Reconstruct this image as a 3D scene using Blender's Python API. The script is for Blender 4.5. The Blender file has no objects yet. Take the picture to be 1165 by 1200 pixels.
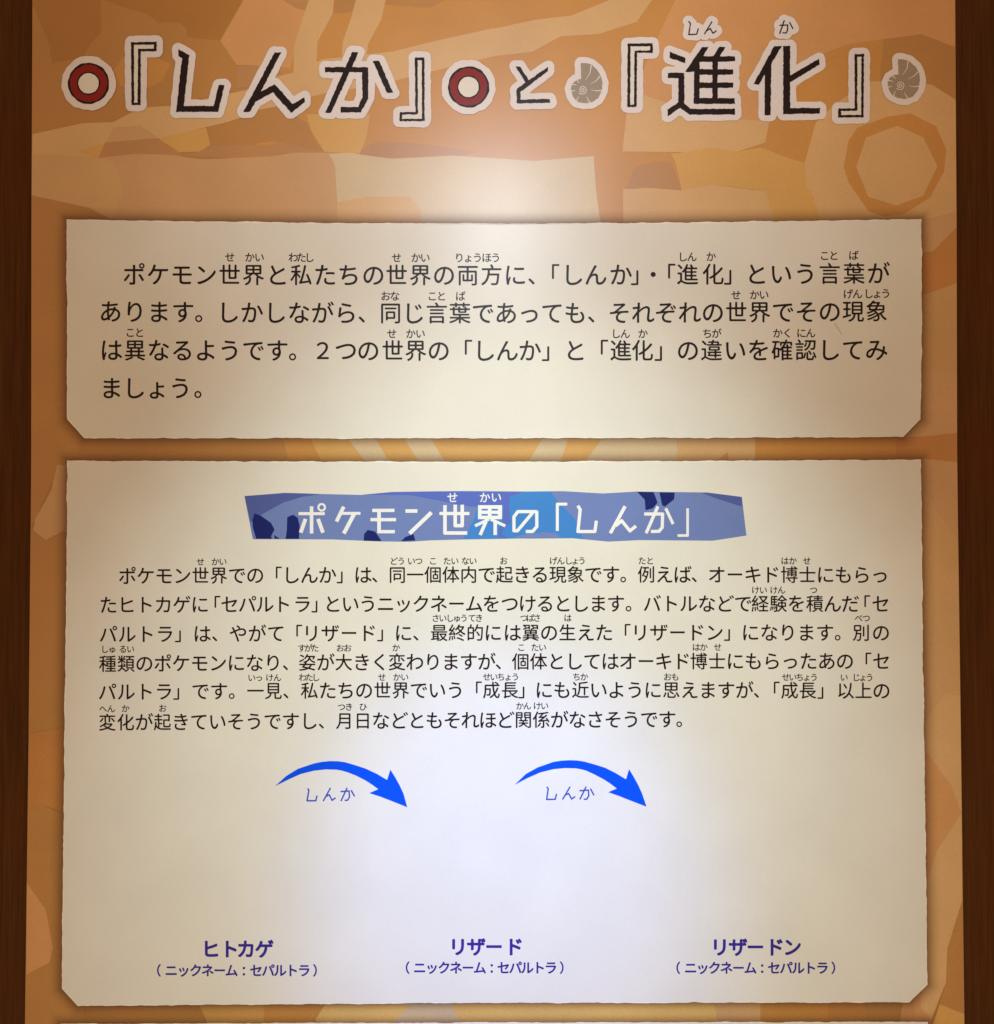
import bpy, math, random, re
import numpy as np
from mathutils import Vector, Matrix

# ------------------------------------------------------------------ camera, light
sc = bpy.context.scene
COL = sc.collection
F = 1400.0                      # focal length in photograph pixels
TH = math.radians(1.24)         # the camera looks slightly up
D = 1.12                        # metres from camera to the panel
PW, PH = 1165.0, 1200.0

cd = bpy.data.cameras.new('camera')
cam = bpy.data.objects.new('camera', cd)
COL.objects.link(cam)
cam.location = (0, -D, 0)
cam.rotation_euler = (math.radians(90) + TH, 0, 0)
cd.sensor_fit = 'HORIZONTAL'
cd.sensor_width = 36.0
cd.lens = 36.0 * F / PW
cd.clip_start = 0.01
cd.clip_end = 50
sc.camera = cam

world = bpy.data.worlds.new('World')
sc.world = world
world.use_nodes = True
bg = world.node_tree.nodes['Background']
bg.inputs['Color'].default_value = (1.0, 0.707, 0.482, 1)     # dim warm light of the exhibition room
bg.inputs['Strength'].default_value = 0.508

def aim(o, p):
    o.rotation_euler = (Vector(p) - o.location).to_track_quat('-Z', 'Y').to_euler()

# three unseen spots above and in front of the panel, beams fitted to its brightness: reach (m from the panel), height aimed at, half cone, watts per channel
for dl, za, half, rgb in ((.913, -.236, .427, (30.5, 39.6, 43.6)), (1.143, -.335, .175, (18.5, 31.5, 87.0)), (.871, .415, .48, (10.4, 12.0, 13.8))):
    ld = bpy.data.lights.new('fitted_spot', 'SPOT')
    lamp = bpy.data.objects.new('fitted_spot', ld)
    COL.objects.link(lamp)
    lamp.location = (0.006, -dl, 0.30 * (1 + dl / D))
    aim(lamp, (0.01, 0, za))
    ld.energy = max(rgb)
    ld.color = [c / max(rgb) for c in rgb]
    ld.spot_size = 2 * half
    ld.spot_blend = 1.0
    ld.shadow_soft_size = 0.045

sc.view_settings.view_transform = 'Standard'
sc.view_settings.look = 'None'
sc.view_settings.exposure = 0
sc.view_settings.gamma = 1

# ------------------------------------------------------------------ helpers
def W(px, py, d=0.0):
    """point of the plane y=-d that the photograph shows at (px, py)"""
    u = (px - PW / 2) / F
    v = (PH / 2 - py) / F
    dy = math.cos(TH) - v * math.sin(TH)
    t = (D - d) / dy
    return Vector((t * u, -d, t * (math.sin(TH) + v * math.cos(TH))))

def srgb(r, g, b):
    f = lambda c: ((c / 255 + 0.055) / 1.055) ** 2.4 if c > 10 else c / 255 / 12.92
    return (f(r), f(g), f(b), 1)

def print_mat(name, col, rough=0.30, spec=0.4, grain=0.05, blotch=0.04, bump=0.03):
    """matt laminated print: one ink colour with fine grain and faint unevenness"""
    m = bpy.data.materials.new(name)
    m.use_nodes = True
    nt = m.node_tree
    b = nt.nodes['Principled BSDF']
    tc = nt.nodes.new('ShaderNodeTexCoord')
    n1 = nt.nodes.new('ShaderNodeTexNoise'); n1.inputs['Scale'].default_value = 900; n1.inputs['Detail'].default_value = 2
    n2 = nt.nodes.new('ShaderNodeTexNoise'); n2.inputs['Scale'].default_value = 14; n2.inputs['Detail'].default_value = 4
    nt.links.new(tc.outputs['Object'], n1.inputs['Vector'])
    nt.links.new(tc.outputs['Object'], n2.inputs['Vector'])
    def mr(src, amp):
        r = nt.nodes.new('ShaderNodeMapRange')
        r.inputs['From Min'].default_value = 0.3; r.inputs['From Max'].default_value = 0.7
        r.inputs['To Min'].default_value = 1 - amp; r.inputs['To Max'].default_value = 1 + amp
        nt.links.new(src, r.inputs['Value'])
        return r.outputs['Result']
    mu = nt.nodes.new('ShaderNodeMath'); mu.operation = 'MULTIPLY'
    nt.links.new(mr(n1.outputs['Fac'], grain), mu.inputs[0])
    nt.links.new(mr(n2.outputs['Fac'], blotch), mu.inputs[1])
    sm = nt.nodes.new('ShaderNodeVectorMath'); sm.operation = 'SCALE'
    sm.inputs[0].default_value = col[:3]
    nt.links.new(mu.outputs[0], sm.inputs['Scale'])
    nt.links.new(sm.outputs[0], b.inputs['Base Color'])
    b.inputs['Roughness'].default_value = rough
    b.inputs['Specular IOR Level'].default_value = spec
    if bump:
        bp = nt.nodes.new('ShaderNodeBump'); bp.inputs['Strength'].default_value = bump
        bp.inputs['Distance'].default_value = 0.0005
        nt.links.new(n1.outputs['Fac'], bp.inputs['Height'])
        nt.links.new(bp.outputs[0], b.inputs['Normal'])
    return m

PAL = {k: print_mat('print_' + k, (*[.84 * c + .16 * m for c, m in zip(v, (.64, .33, .09))], 1), 0.33, 0.68, 0.06, 0.06) for k, v in dict(
    ochre=(.50, .215, .040), dark=(.43, .165, .014), orange=(.62, .265, .040), brick=(.56, .215, .034),
    peach=(.70, .330, .110), tan=(.73, .435, .175), brown=(.52, .235, .075), rose=(.65, .360, .150),
    gold=(.72, .385, .085), sand=(.70, .540, .310), olive=(.62, .350, .120),
    amber=(.84, .540, .150), clay=(.68, .395, .155)).items()}
M = dict(
    card=print_mat('parchment', (.80, .755, .635, 1), 0.30, 0.40, 0.035, 0.03),
    lip=print_mat('card_edge_cream', (.90, .83, .70, 1), 0.45, 0.4),
    sticker=print_mat('sticker_paper', (.83, .74, .685, 1)),
    sticker_in=print_mat('sticker_cream', (.83, .755, .64, 1)),
    ink=print_mat('black_ink', (.014, .004, .004, 1), 0.30, 0.25),
    text=print_mat('text_ink', (.016, .005, .003, 1), 0.36, 0.20),
    red=print_mat('red_ink', (.27, .012, .007, 1), 0.3, 0.25),
    shell=print_mat('shell_grey', (.36, .275, .19, 1), 0.36),
    purple=print_mat('purple_ink', (.038, .020, .26, 1), 0.42, 0.2),
    blue=print_mat('blue_ink', (.0, .080, .74, 1), 0.45, 0.12),
    b1=print_mat('banner_slate_blue', (.160, .222, .47, 1), 0.36, 0.3),
    b2=print_mat('banner_deep_blue', (.078, .11, .33, 1), 0.36, 0.3),
    b3=print_mat('banner_bright_blue', (.045, .225, .58, 1), 0.36, 0.3),
    b4=print_mat('banner_navy', (.006, .014, .135, 1), 0.36, 0.2),
    b5=print_mat('banner_violet_blue', (.095, .145, .50, 1), 0.36, 0.3),
    white=print_mat('white_ink', (.88, .85, .80, 1), 0.38),
    side=print_mat('panel_edge', (.35, .2, .09, 1), 0.5),
)

def wood_mat():
    m = bpy.data.materials.new('dark_wood')
    m.use_nodes = True
    nt = m.node_tree
    b = nt.nodes['Principled BSDF']
    tc = nt.nodes.new('ShaderNodeTexCoord')
    mp = nt.nodes.new('ShaderNodeMapping'); mp.inputs['Scale'].default_value = (260, 260, 9)
    n = nt.nodes.new('ShaderNodeTexNoise'); n.inputs['Scale'].default_value = 1.0; n.inputs['Detail'].default_value = 6
    n.inputs['Roughness'].default_value = 0.7
    n2 = nt.nodes.new('ShaderNodeTexNoise'); n2.inputs['Scale'].default_value = 7; n2.inputs['Detail'].default_value = 3
    cr = nt.nodes.new('ShaderNodeValToRGB')
    cr.color_ramp.elements[0].position = 0.30; cr.color_ramp.elements[0].color = (.053, .0135, .0010, 1)
    cr.color_ramp.elements[1].position = 0.72; cr.color_ramp.elements[1].color = (.114, .040, .0065, 1)
    mx = nt.nodes.new('ShaderNodeMix'); mx.data_type = 'RGBA'; mx.blend_type = 'MIX'
    mx.inputs[7].default_value = (.112, .022, .0015, 1)
    mr = nt.nodes.new('ShaderNodeMapRange'); mr.inputs['From Min'].default_value = .45; mr.inputs['From Max'].default_value = .75
    mr.inputs['To Max'].default_value = .55
    nt.links.new(tc.outputs['Object'], mp.inputs['Vector'])
    nt.links.new(mp.outputs[0], n.inputs['Vector'])
    nt.links.new(tc.outputs['Object'], n2.inputs['Vector'])
    nt.links.new(n.outputs['Fac'], cr.inputs['Fac'])
    nt.links.new(n2.outputs['Fac'], mr.inputs['Value'])
    nt.links.new(mr.outputs[0], mx.inputs[0])
    nt.links.new(cr.outputs['Color'], mx.inputs[6])
    # a few pale worn scratches along the grain
    mp3 = nt.nodes.new('ShaderNodeMapping'); mp3.inputs['Scale'].default_value = (500, 1, 34)
    n3 = nt.nodes.new('ShaderNodeTexNoise'); n3.inputs['Scale'].default_value = 1.0; n3.inputs['Detail'].default_value = 1
    r3 = nt.nodes.new('ShaderNodeMapRange'); r3.inputs['From Min'].default_value = .70; r3.inputs['From Max'].default_value = .80
    r3.inputs['To Max'].default_value = .5
    mx3 = nt.nodes.new('ShaderNodeMix'); mx3.data_type = 'RGBA'
    mx3.inputs[7].default_value = (.15, .06, .015, 1)
    nt.links.new(tc.outputs['Object'], mp3.inputs['Vector'])
    nt.links.new(mp3.outputs[0], n3.inputs['Vector'])
    nt.links.new(n3.outputs['Fac'], r3.inputs['Value'])
    nt.links.new(r3.outputs[0], mx3.inputs[0])
    nt.links.new(mx.outputs[2], mx3.inputs[6])
    nt.links.new(mx3.outputs[2], b.inputs['Base Color'])
    bp = nt.nodes.new('ShaderNodeBump'); bp.inputs['Strength'].default_value = .25; bp.inputs['Distance'].default_value = .0006
    nt.links.new(n.outputs['Fac'], bp.inputs['Height']); nt.links.new(bp.outputs[0], b.inputs['Normal'])
    b.inputs['Roughness'].default_value = .55
    b.inputs['Specular IOR Level'].default_value = .10
    return m
WOOD = wood_mat()
WALLM = print_mat('dark_wall_paint', (.10, .05, .03, 1), 0.7, 0.3)

def new_obj(name, verts, faces, mats, parent=None, mi=None):
    me = bpy.data.meshes.new(name)
    me.from_pydata([tuple(v) for v in verts], [], faces)
    if not isinstance(mats, (list, tuple)): mats = [mats]
    for m in mats: me.materials.append(m)
    if mi is not None:
        me.polygons.foreach_set('material_index', mi)
    me.update()
    o = bpy.data.objects.new(name, me)
    COL.objects.link(o)
    if parent: o.parent = parent
    return o

# ---- 2D fill of loops (outer loops and holes) through a filled curve
def fill_many(jobs):
    """jobs: list of lists of loops [(x,y)..]; returns [(verts, faces)]"""
    objs = []
    for loops in jobs:
        cu = bpy.data.curves.new('tmp', 'CURVE')
        cu.dimensions = '2D'; cu.fill_mode = 'BOTH'
        for lp in loops:
            if len(lp) < 3: continue
            s = cu.splines.new('POLY')
            s.points.add(len(lp) - 1)
            flat = []
            for x, y in lp: flat += [x, y, 0.0, 1.0]
            s.points.foreach_set('co', flat)
            s.use_cyclic_u = True
        o = bpy.data.objects.new('tmp', cu)
        COL.objects.link(o)
        objs.append(o)
    bpy.context.view_layer.update()
    dg = bpy.context.evaluated_depsgraph_get()
    out = []
    for o in objs:
        oe = o.evaluated_get(dg)
        me = oe.to_mesh()
        vs = [(v.co.x, v.co.y) for v in me.vertices]
        fs = [tuple(p.vertices) for p in me.polygons]
        oe.to_mesh_clear()
        out.append((vs, fs))
    for o in objs:
        c = o.data
        bpy.data.objects.remove(o); bpy.data.curves.remove(c)
    return out

def px_fill(loops):
    return fill_many([[[(x, -y) for x, y in lp] for lp in loops]])[0]

def flat_print(name, loops, mat, d, parent, rings=None):
    vs, fs = px_fill(loops)
    return new_obj(name, [W(x, -y, d) for x, y in vs], faces_front(vs, fs), mat, parent)

def faces_front(vs, fs):
    out = []
    for f in fs:
        a = 0
        for i in range(len(f)):
            x0, y0 = vs[f[i]]; x1, y1 = vs[f[(i + 1) % len(f)]]
            a += x0 * y1 - x1 * y0
        out.append(tuple(f) if a > 0 else tuple(reversed(f)))
    return out          # counter-clockwise in (x, z) seen from -y: normal -y

# ---- signed distance grids for stickers and cut-out lettering
def sdf_poly(X, Y, P):
    d = np.full(X.shape, 1e9); ins = np.zeros(X.shape, bool)
    n = len(P)
    for i in range(n):
        ax, ay = P[i]; bx, by = P[(i + 1) % n]
        ex, ey = bx - ax, by - ay
        L = ex * ex + ey * ey + 1e-12
        t = np.clip(((X - ax) * ex + (Y - ay) * ey) / L, 0, 1)
        d = np.minimum(d, (X - ax - t * ex) ** 2 + (Y - ay - t * ey) ** 2)
        if abs(by - ay) > 1e-9:
            c = ((ay > Y) != (by > Y)) & (X < (bx - ax) * (Y - ay) / (by - ay) + ax)
            ins ^= c
    d = np.sqrt(d)
    return np.where(ins, -d, d)

def vnoise(X, Y, cell, seed):
    rs = np.random.RandomState(seed)
    x0, y0 = X.min(), Y.min()
    nx = int((X.max() - x0) / cell) + 3; ny = int((Y.max() - y0) / cell) + 3
    g = rs.rand(ny, nx) * 2 - 1
    fx = (X - x0) / cell; fy = (Y - y0) / cell
    ix = fx.astype(int); iy = fy.astype(int); fx = fx - ix; fy = fy - iy
    fx = fx * fx * (3 - 2 * fx); fy = fy * fy * (3 - 2 * fy)
    return (g[iy, ix] * (1 - fx) + g[iy, ix + 1] * fx) * (1 - fy) + (g[iy + 1, ix] * (1 - fx) + g[iy + 1, ix + 1] * fx) * fy

def grid_for(polys, pad, h):
    xs = [p[0] for P in polys for p in P]; ys = [p[1] for P in polys for p in P]
    gx = np.arange(min(xs) - pad, max(xs) + pad + h, h); gy = np.arange(min(ys) - pad, max(ys) + pad + h, h)
    return np.meshgrid(gx, gy)

def contours(X, Y, S, eps=.07):
    """closed loops of S=0"""
    ny, nx = S.shape
    S = np.where(S == 0, 1e-6, S)
    neg = S < 0
    a = neg[:-1, :-1]; b = neg[:-1, 1:]; c = neg[1:, 1:]; d = neg[1:, :-1]
    code = a * 1 + b * 2 + c * 4 + d * 8
    cells = np.argwhere((code > 0) & (code < 15))
    nxt = {}
    tab = {1: [(3, 0)], 2: [(0, 1)], 3: [(3, 1)], 4: [(1, 2)], 5: [(3, 0), (1, 2)], 6: [(0, 2)], 7: [(3, 2)],
           8: [(2, 3)], 9: [(2, 0)], 10: [(2, 3), (0, 1)], 11: [(2, 1)], 12: [(1, 3)], 13: [(1, 0)], 14: [(0, 3)]}
    def key(j, i, e):
        return (j, i, 0) if e == 0 else (j, i + 1, 1) if e == 1 else (j + 1, i, 0) if e == 2 else (j, i, 1)
    for j, i in cells:
        for e0, e1 in tab[int(code[j, i])]:
            nxt[key(j, i, e0)] = key(j, i, e1)
    def pt(k):
        j, i, t = k
        if t == 0: s0, s1 = S[j, i], S[j, i + 1]; f = s0 / (s0 - s1); return (X[j, i] + f * (X[j, i + 1] - X[j, i]), Y[j, i])
        s0, s1 = S[j, i], S[j + 1, i]; f = s0 / (s0 - s1); return (X[j, i], Y[j, i] + f * (Y[j + 1, i] - Y[j, i]))
    loops = []
    while nxt:
        k0 = next(iter(nxt)); k = k0; lp = []
        while k in nxt:
            lp.append(pt(k)); k = nxt.pop(k)
        if len(lp) > 5: loops.append(simplify(lp, eps))
    return loops

def simplify(lp, eps):
    P = np.array(lp)
    def dp(i, j, keep):
        st = [(i, j)]
        while st:
            i, j = st.pop()
            if j - i < 2: continue
            a, b = P[i], P[j]; ab = b - a; L = math.hypot(*ab)
            seg = P[i + 1:j]
            if L < 1e-9: dist = np.hypot(seg[:, 0] - a[0], seg[:, 1] - a[1])
            else: dist = np.abs(ab[0] * (seg[:, 1] - a[1]) - ab[1] * (seg[:, 0] - a[0])) / L
            k = int(np.argmax(dist))
            if dist[k] > eps:
                keep.add(i + 1 + k); st.append((i, i + 1 + k)); st.append((i + 1 + k, j))
    n = len(P); m = n // 2
    keep = {0, m, n - 1}
    dp(0, m, keep); dp(m, n - 1, keep)
    return [tuple(P[i]) for i in sorted(keep)]

def union_loops(adds, subs=(), off=0.0, rough=0.0, cell=4.0, seed=1, h=0.4, polylines=(), discs=()):
    """adds/subs polygons; polylines [(pts, width)] drawn with butt ends and round joints; discs (x,y,r)"""
    allp = list(adds) + [p for p, w in polylines] + [[(x - r, y - r), (x + r, y + r)] for x, y, r in discs]
    X, Y = grid_for(allp, off + 6, h)
    S = np.full(X.shape, 1e9)
    for P in adds: S = np.minimum(S, sdf_poly(X, Y, P))
    for P, w in polylines:
        for (ax, ay), (bx, by) in zip(P[:-1], P[1:]):
            L = math.hypot(bx - ax, by - ay); nx_, ny_ = -(by - ay) / L * w / 2, (bx - ax) / L * w / 2
            S = np.minimum(S, sdf_poly(X, Y, [(ax + nx_, ay + ny_), (bx + nx_, by + ny_), (bx - nx_, by - ny_), (ax - nx_, ay - ny_)]))
        for x, y in P[1:-1]:
            S = np.minimum(S, np.hypot(X - x, Y - y) - w / 2)
    for x, y, r in discs: S = np.minimum(S, np.hypot(X - x, Y - y) - r)
    S = S - off
    for P in subs: S = np.maximum(S, -sdf_poly(X, Y, P))
    if rough: S = S + rough * vnoise(X, Y, cell, seed) + 0.4 * rough * vnoise(X, Y, cell * .45, seed + 7)
    return contours(X, Y, S)

# ------------------------------------------------------------------ glyphs of running text
_em = {}
def bez_sample(sp):
    pts = []
    bp = sp.bezier_points; n = len(bp)
    for i in range(n):
        a, b = bp[i], bp[(i + 1) % n]
        p0, p1, p2, p3 = (Vector(q[:2]) for q in (a.co, a.handle_right, b.co, b.handle_left))
        p2, p3 = Vector(b.handle_left[:2]), Vector(b.co[:2])
        ch = (p3 - p0)
        L = ch.length
        if L < 1e-6: continue
        dev = max(abs(ch.cross(p1 - p0)), abs(ch.cross(p2 - p0))) / L
        k = 1 if dev < 0.002 else (4 if L > .12 else 3)
        for s in range(k):
            t = s / k
            pts.append(tuple(p0 * (1 - t) ** 3 + 3 * p1 * t * (1 - t) ** 2 + 3 * p2 * t * t * (1 - t) + p3 * t ** 3))
    return pts

def fillet(pts, r, off):
    # area sign
    n = len(pts)
    if n < 3: return pts
    P = [Vector(p) for p in pts]
    # drop doubles
    P = [P[i] for i in range(n) if (P[i] - P[i - 1]).length > 1e-4]
    n = len(P)
    if n < 3: return [tuple(p) for p in P]
    if off:
        Q = []
        for i in range(n):
            a = (P[i] - P[i - 1]).normalized(); b = (P[(i + 1) % n] - P[i]).normalized()
            na, nb = Vector((a.y, -a.x)), Vector((b.y, -b.x))
            m = (na + nb)
            m = m / max(m.length_squared / 2, 0.5) if m.length > 1e-6 else na
            Q.append(P[i] + m * off)
        P = Q
    out = []
    for i in range(n):
        a = P[i] - P[i - 1]; b = P[(i + 1) % n] - P[i]
        la, lb = a.length, b.length
        if la < 1e-6 or lb < 1e-6: out.append(tuple(P[i])); continue
        a /= la; b /= lb
        ang = math.acos(max(-1, min(1, a.dot(b))))
        cr = a.cross(b)
        if ang > math.radians(42) and cr * SGN > 0:
            rr = min(r, la * .49, lb * .49)
            p0 = P[i] - a * rr; p1 = P[i] + b * rr
            for t in (0, .25, .5, .75, 1):
                q = p0 * (1 - t) ** 2 + 2 * P[i] * t * (1 - t) + p1 * t * t
                out.append(tuple(q))
        else: out.append(tuple(P[i]))
    return out

SGN = -1
GL = {}
def make_glyphs(keys):
    """keys (char, thick): cached (verts, faces) in em units, cell centre at the origin"""
    global SGN
    chars = sorted({k[0] for k in keys})
    objs = {}
    for c in chars:
        cu = bpy.data.curves.new('t', 'FONT'); cu.body = c; cu.size = 1.0
        o = bpy.data.objects.new('t', cu); COL.objects.link(o); objs[c] = o
    bpy.context.view_layer.update()
    dg = bpy.context.evaluated_depsgraph_get()
    raw = {}
    for c, o in objs.items():
        cv = o.to_curve(dg)
        raw[c] = [bez_sample(s) for s in cv.splines if s.type == 'BEZIER']
        o.to_curve_clear()
    for o in objs.values():
        c = o.data; bpy.data.objects.remove(o); bpy.data.curves.remove(c)
    # em box of this font from the full-width box glyph
    xs = [p[0] for l in raw['口'] for p in l]; ys = [p[1] for l in raw['口'] for p in l]
    print('BOX', min(xs), max(xs), min(ys), max(ys))
    w = max(xs) - min(xs)
    em = w / 0.744
    cx = (min(xs) + max(xs)) / 2
    # cell centre height: baseline + .38 em
    cy = .38 * em
    # orientation of outer loops
    def area(l): return sum(l[i - 1][0] * l[i][1] - l[i][0] * l[i - 1][1] for i in range(len(l))) / 2
    big = max(raw['口'], key=lambda l: abs(area(l)))
    SGN = 1 if area(big) > 0 else -1
    jobs = []
    kk = sorted(keys)
    hh = .0125
    for c, th in kk:
        loops = [fillet([((x - cx) / em, (y - cy) / em) for x, y in l], .05, 0) for l in raw[c]]
        xs = [p[0] for l in loops for p in l]; ys = [p[1] for l in loops for p in l]
        X, Y = np.meshgrid(np.arange(min(xs) - .08, max(xs) + .08, hh), np.arange(min(ys) - .08, max(ys) + .08, hh))
        A = np.array([l[i] for l in loops for i in range(len(l))]); B = np.array([l[(i + 1) % len(l)] for l in loops for i in range(len(l))])
        d2 = np.full(X.shape, 9.0); wn = np.zeros(X.shape, int)
        for (ax, ay), (bx, by) in zip(A, B):
            ex, ey = bx - ax, by - ay
            t = np.clip(((X - ax) * ex + (Y - ay) * ey) / (ex * ex + ey * ey + 1e-12), 0, 1)
            d2 = np.minimum(d2, (X - ax - t * ex) ** 2 + (Y - ay - t * ey) ** 2)
            if ay != by:
                c_ = ((ay > Y) != (by > Y)) & (X < ex * (Y - ay) / ey + ax)
                wn += c_ * (1 if by > ay else -1)
        S = np.where(wn != 0, -1, 1) * np.sqrt(d2) - (th + .009)
        jobs.append([l for l in contours(X, Y, S, .0022)])
    for k, r in zip(kk, fill_many(jobs)): GL[k] = r

def parse(s):
    out = []; i = 0
    while i < len(s):
        c = s[i]; i += 1; x = None
        if i < len(s) and s[i] == '{':
            j = s.index('}', i); x = float(s[i + 1:j]); i = j + 1
        out.append([c, x])
    known = [k for k, o in enumerate(out) if o[1] is not None]
    for a, b in zip(known[:-1], known[1:]):
        for k in range(a + 1, b):
            out[k][1] = out[a][1] + (out[b][1] - out[a][1]) * (k - a) / (b - a)
    return out

LINES = []      # (name, chars[(c, x, y)], em, thick, mat, d, parent-key)
def ycurve(x, ys):    # ys at x=120, 580, 1040
    t = (x - 580) / 460
    return ys[1] + (ys[2] - ys[0]) / 2 * t + ((ys[2] + ys[0]) / 2 - ys[1]) * t * t

def line(s, ys, em, th=0.0, mat='text', key='card2', name='text_line', label=None, sx=1.0):
    if not isinstance(ys, tuple): ys = (ys, ys, ys)
    LINES.append((name, [(c, x, ycurve(x, ys)) for c, x in parse(s)], em, th, mat, key, label, sx))

def ruby(items, ys, em, key, dy=0):
    """items [(string, first, last)]: each small reading above its word is an object of its own"""
    for s, a, b in items:
        n = len(s)
        cs = []
        for k, c in enumerate(s):
            x = a if n == 1 else a + (b - a) * k / (n - 1)
            cs.append((c, x, ycurve(x, ys)))
        LINES.append(('small_reading', cs, em, 0.004, 'text', key, None, 1.0))

# ------------------------------------------------------------------ the place: wall and side boards
random.seed(5)
LEFT = [(39.5, -60), (38, 0), (36.8, 260), (36.6, 540), (33.4, 870), (29.2, 1200), (28, 1290)]
RIGHT = [(1119, -60), (1119.5, 0), (1121.2, 260), (1121.9, 540), (1126.2, 860), (1130.4, 1200), (1131.6, 1290)]

wall = new_obj('wall', [(-1.2, .05, -1.2), (1.2, .05, -1.2), (1.2, .05, 1.2), (-1.2, .05, 1.2)], [(0, 1, 2, 3)], WALLM)
wall['kind'] = 'structure'

def box_pts(x0, x1, y0, y1, z0, z1, bev=.0015):
    import bmesh
    bm = bmesh.new()
    bmesh.ops.create_cube(bm, size=1)
    for v in bm.verts:
        v.co = Vector((x0 + (v.co.x + .5) * (x1 - x0), y0 + (v.co.y + .5) * (y1 - y0), z0 + (v.co.z + .5) * (z1 - z0)))
    bmesh.ops.bevel(bm, geom=list(bm.edges), offset=bev, segments=2, affect='EDGES')
    vs = [v.co.copy() for v in bm.verts]; fs = [[v.index for v in f.verts] for f in bm.faces]
    bm.free()
    return vs, fs

def prism(name, loop, d_front, d_back, mats, parent, label=None):
    """front outline at depth d_front (photo pixels), side wall back to d_back; solid"""
    n = len(loop)
    front = [W(x, y, d_front) for x, y in loop]
    back = [Vector((p.x, -d_back, p.z)) for p in front]
    vs, fs = px_fill([loop])
    V = [W(x, -y, d_front) for x, y in vs]; Fc = faces_front(vs, fs); mi = [0] * len(Fc)
    k = len(V)
    V += front + back
    A = sum(front[i - 1].x * front[i].z - front[i].x * front[i - 1].z for i in range(n))
    for i in range(n):
        j = (i + 1) % n
        q = (k + i, k + n + i, k + n + j, k + j)
        Fc.append(q if A > 0 else tuple(reversed(q))); mi.append(1)
    kb = len(V)
    V += [Vector((W(x, -y, d_front).x, -d_back, W(x, -y, d_front).z)) for x, y in vs]
    for f in faces_front(vs, fs): Fc.append(tuple(kb + a for a in reversed(f))); mi.append(1)
    return new_obj(name, V, Fc, mats, parent, mi)

BD = -0.004      # the side boards lie 4 mm behind the panel face
for side in (0, 1):
    e = LEFT if side == 0 else RIGHT
    if side == 0:
        loop = [(-160, -60)] + [(x + .6, y) for x, y in e] + [(-160, 1290)]
    else:
        loop = [(1330, -60)] + [(x - .6, y) for x, y in e] + [(1330, 1290)]
    b = prism('wooden_board', loop, BD, BD - .022, [WOOD, WOOD], None)
    b['label'] = ['narrower dark brown wooden board along the left edge of the orange panel',
                  'dark brown wooden board along the right edge of the orange panel, wider and faintly scratched'][side]
    b['category'] = 'board'
    b['group'] = 'dark wooden boards either side of the panel'

root = bpy.data.objects.new('information_panel', None)
COL.objects.link(root)
root.location = (0, 0, 0)
root['label'] = 'large orange patterned information panel with Japanese title and parchment text cards between dark boards'
root['category'] = 'information panel'

prism('backing_board', LEFT + RIGHT[::-1], 0.0, -.016, [PAL['ochre'], M['side']], root)

# ------------------------------------------------------------------ printed orange pattern (flat print, one part)
def cr(x0, y0, s, pts): return [(x0 + x / s, y0 + y / s) for x, y in pts]
S1 = 3.8833
PAT = []
def pat(c, pts, holes=None): PAT.append((c, pts, holes))
g1 = lambda *p: cr(20, 0, S1, p)
g2 = lambda *p: cr(300, 0, S1, p)
g3 = lambda *p: cr(580, 0, S1, p)
g4 = lambda *p: cr(840, 0, S1, p)
# top band
pat('orange', [(560, -60), (800, -60), (1119, -60), (1119.5, 0), (1120.5, 262), (560, 262)] )
pat('orange', g2((0, 0), (1165, 0), (1165, 720), (0, 720)))
pat('dark', g1((130, -150), (380, -150), (380, 150), (340, 190), (300, 260), (160, 285), (140, 180), (105, 100), (70, 20)))
pat('dark', [(120, -40), (290, -40)] + g1((1030, 0), (925, 185), (780, 185), (770, 130), (740, 100), (640, 100), (590, 60), (480, 30), (400, 0)))
pat('ochre', g1((780, 170), (925, 185), (1000, 260), (1000, 400), (720, 480), (600, 470), (700, 300)))
pat('orange', g1((600, 250), (700, 290), (660, 370), (590, 405), (470, 390), (440, 320), (480, 260)))
pat('peach', [(300, -50), (365, -50), (362, 0), (351, 40), (346, 60), (340, 80)] + g1((1165, 300), (1000, 295), (925, 185), (1030, 0)))
pat('brown', g2((120, 0), (240, 0), (230, 50), (190, 40)) )
pat('ochre', [(395, -50), (560, -50)] + g2((1165, 0), (860, 0), (790, 35), (590, 20), (400, 60), (350, 60)))
pat('brown', g1((1000, 300), (1165, 300), (1210, 330), (1165, 390), (1000, 400)))
pat('tan', [(360, -50), (394, -50)] + g2((355, 0), (350, 60), (280, 190), (275, 290), (170, 360), (175, 200), (240, 0)))
pat('tan', [(418, -50), (455, -50)] + g2((590, 0), (570, 90), (510, 200), (500, 290), (390, 290), (395, 190), (430, 90), (455, 0)))
# long diagonal band
pat('tan', g1((70, 610), (300, 560), (440, 555), (560, 490), (720, 480), (1040, 410))
    + g2((90, 350), (170, 330), (300, 270), (620, 235), (800, 190), (1080, 128)) + g3((0, 130), (180, 90), (350, 70), (520, 0), (540, -150), (735, -150),
       (715, 0), (645, 100), (470, 155), (300, 165), (170, 235), (0, 255))
    + g2((800, 325), (620, 370), (500, 395), (330, 420), (230, 445), (80, 490)) + g1((940, 560), (640, 630), (540, 645), (400, 650), (270, 690), (370, 718),
       (370, 900), (66, 900)))
pat('rose', g1((440, 580), (560, 570), (640, 625), (540, 645), (400, 650)))
pat('gold', g1((270, 690), (400, 650), (370, 720)))
pat('brown', g1((400, 648), (640, 628), (740, 690), (760, 720), (370, 722)))
pat('gold', g1((640, 628), (860, 580), (880, 660), (830, 690), (740, 692)))
pat('brown', g1((740, 710), (830, 690), (880, 662), (1165, 660)) + g2((100, 640), (330, 700), (300, 725), (0, 725)))
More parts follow.
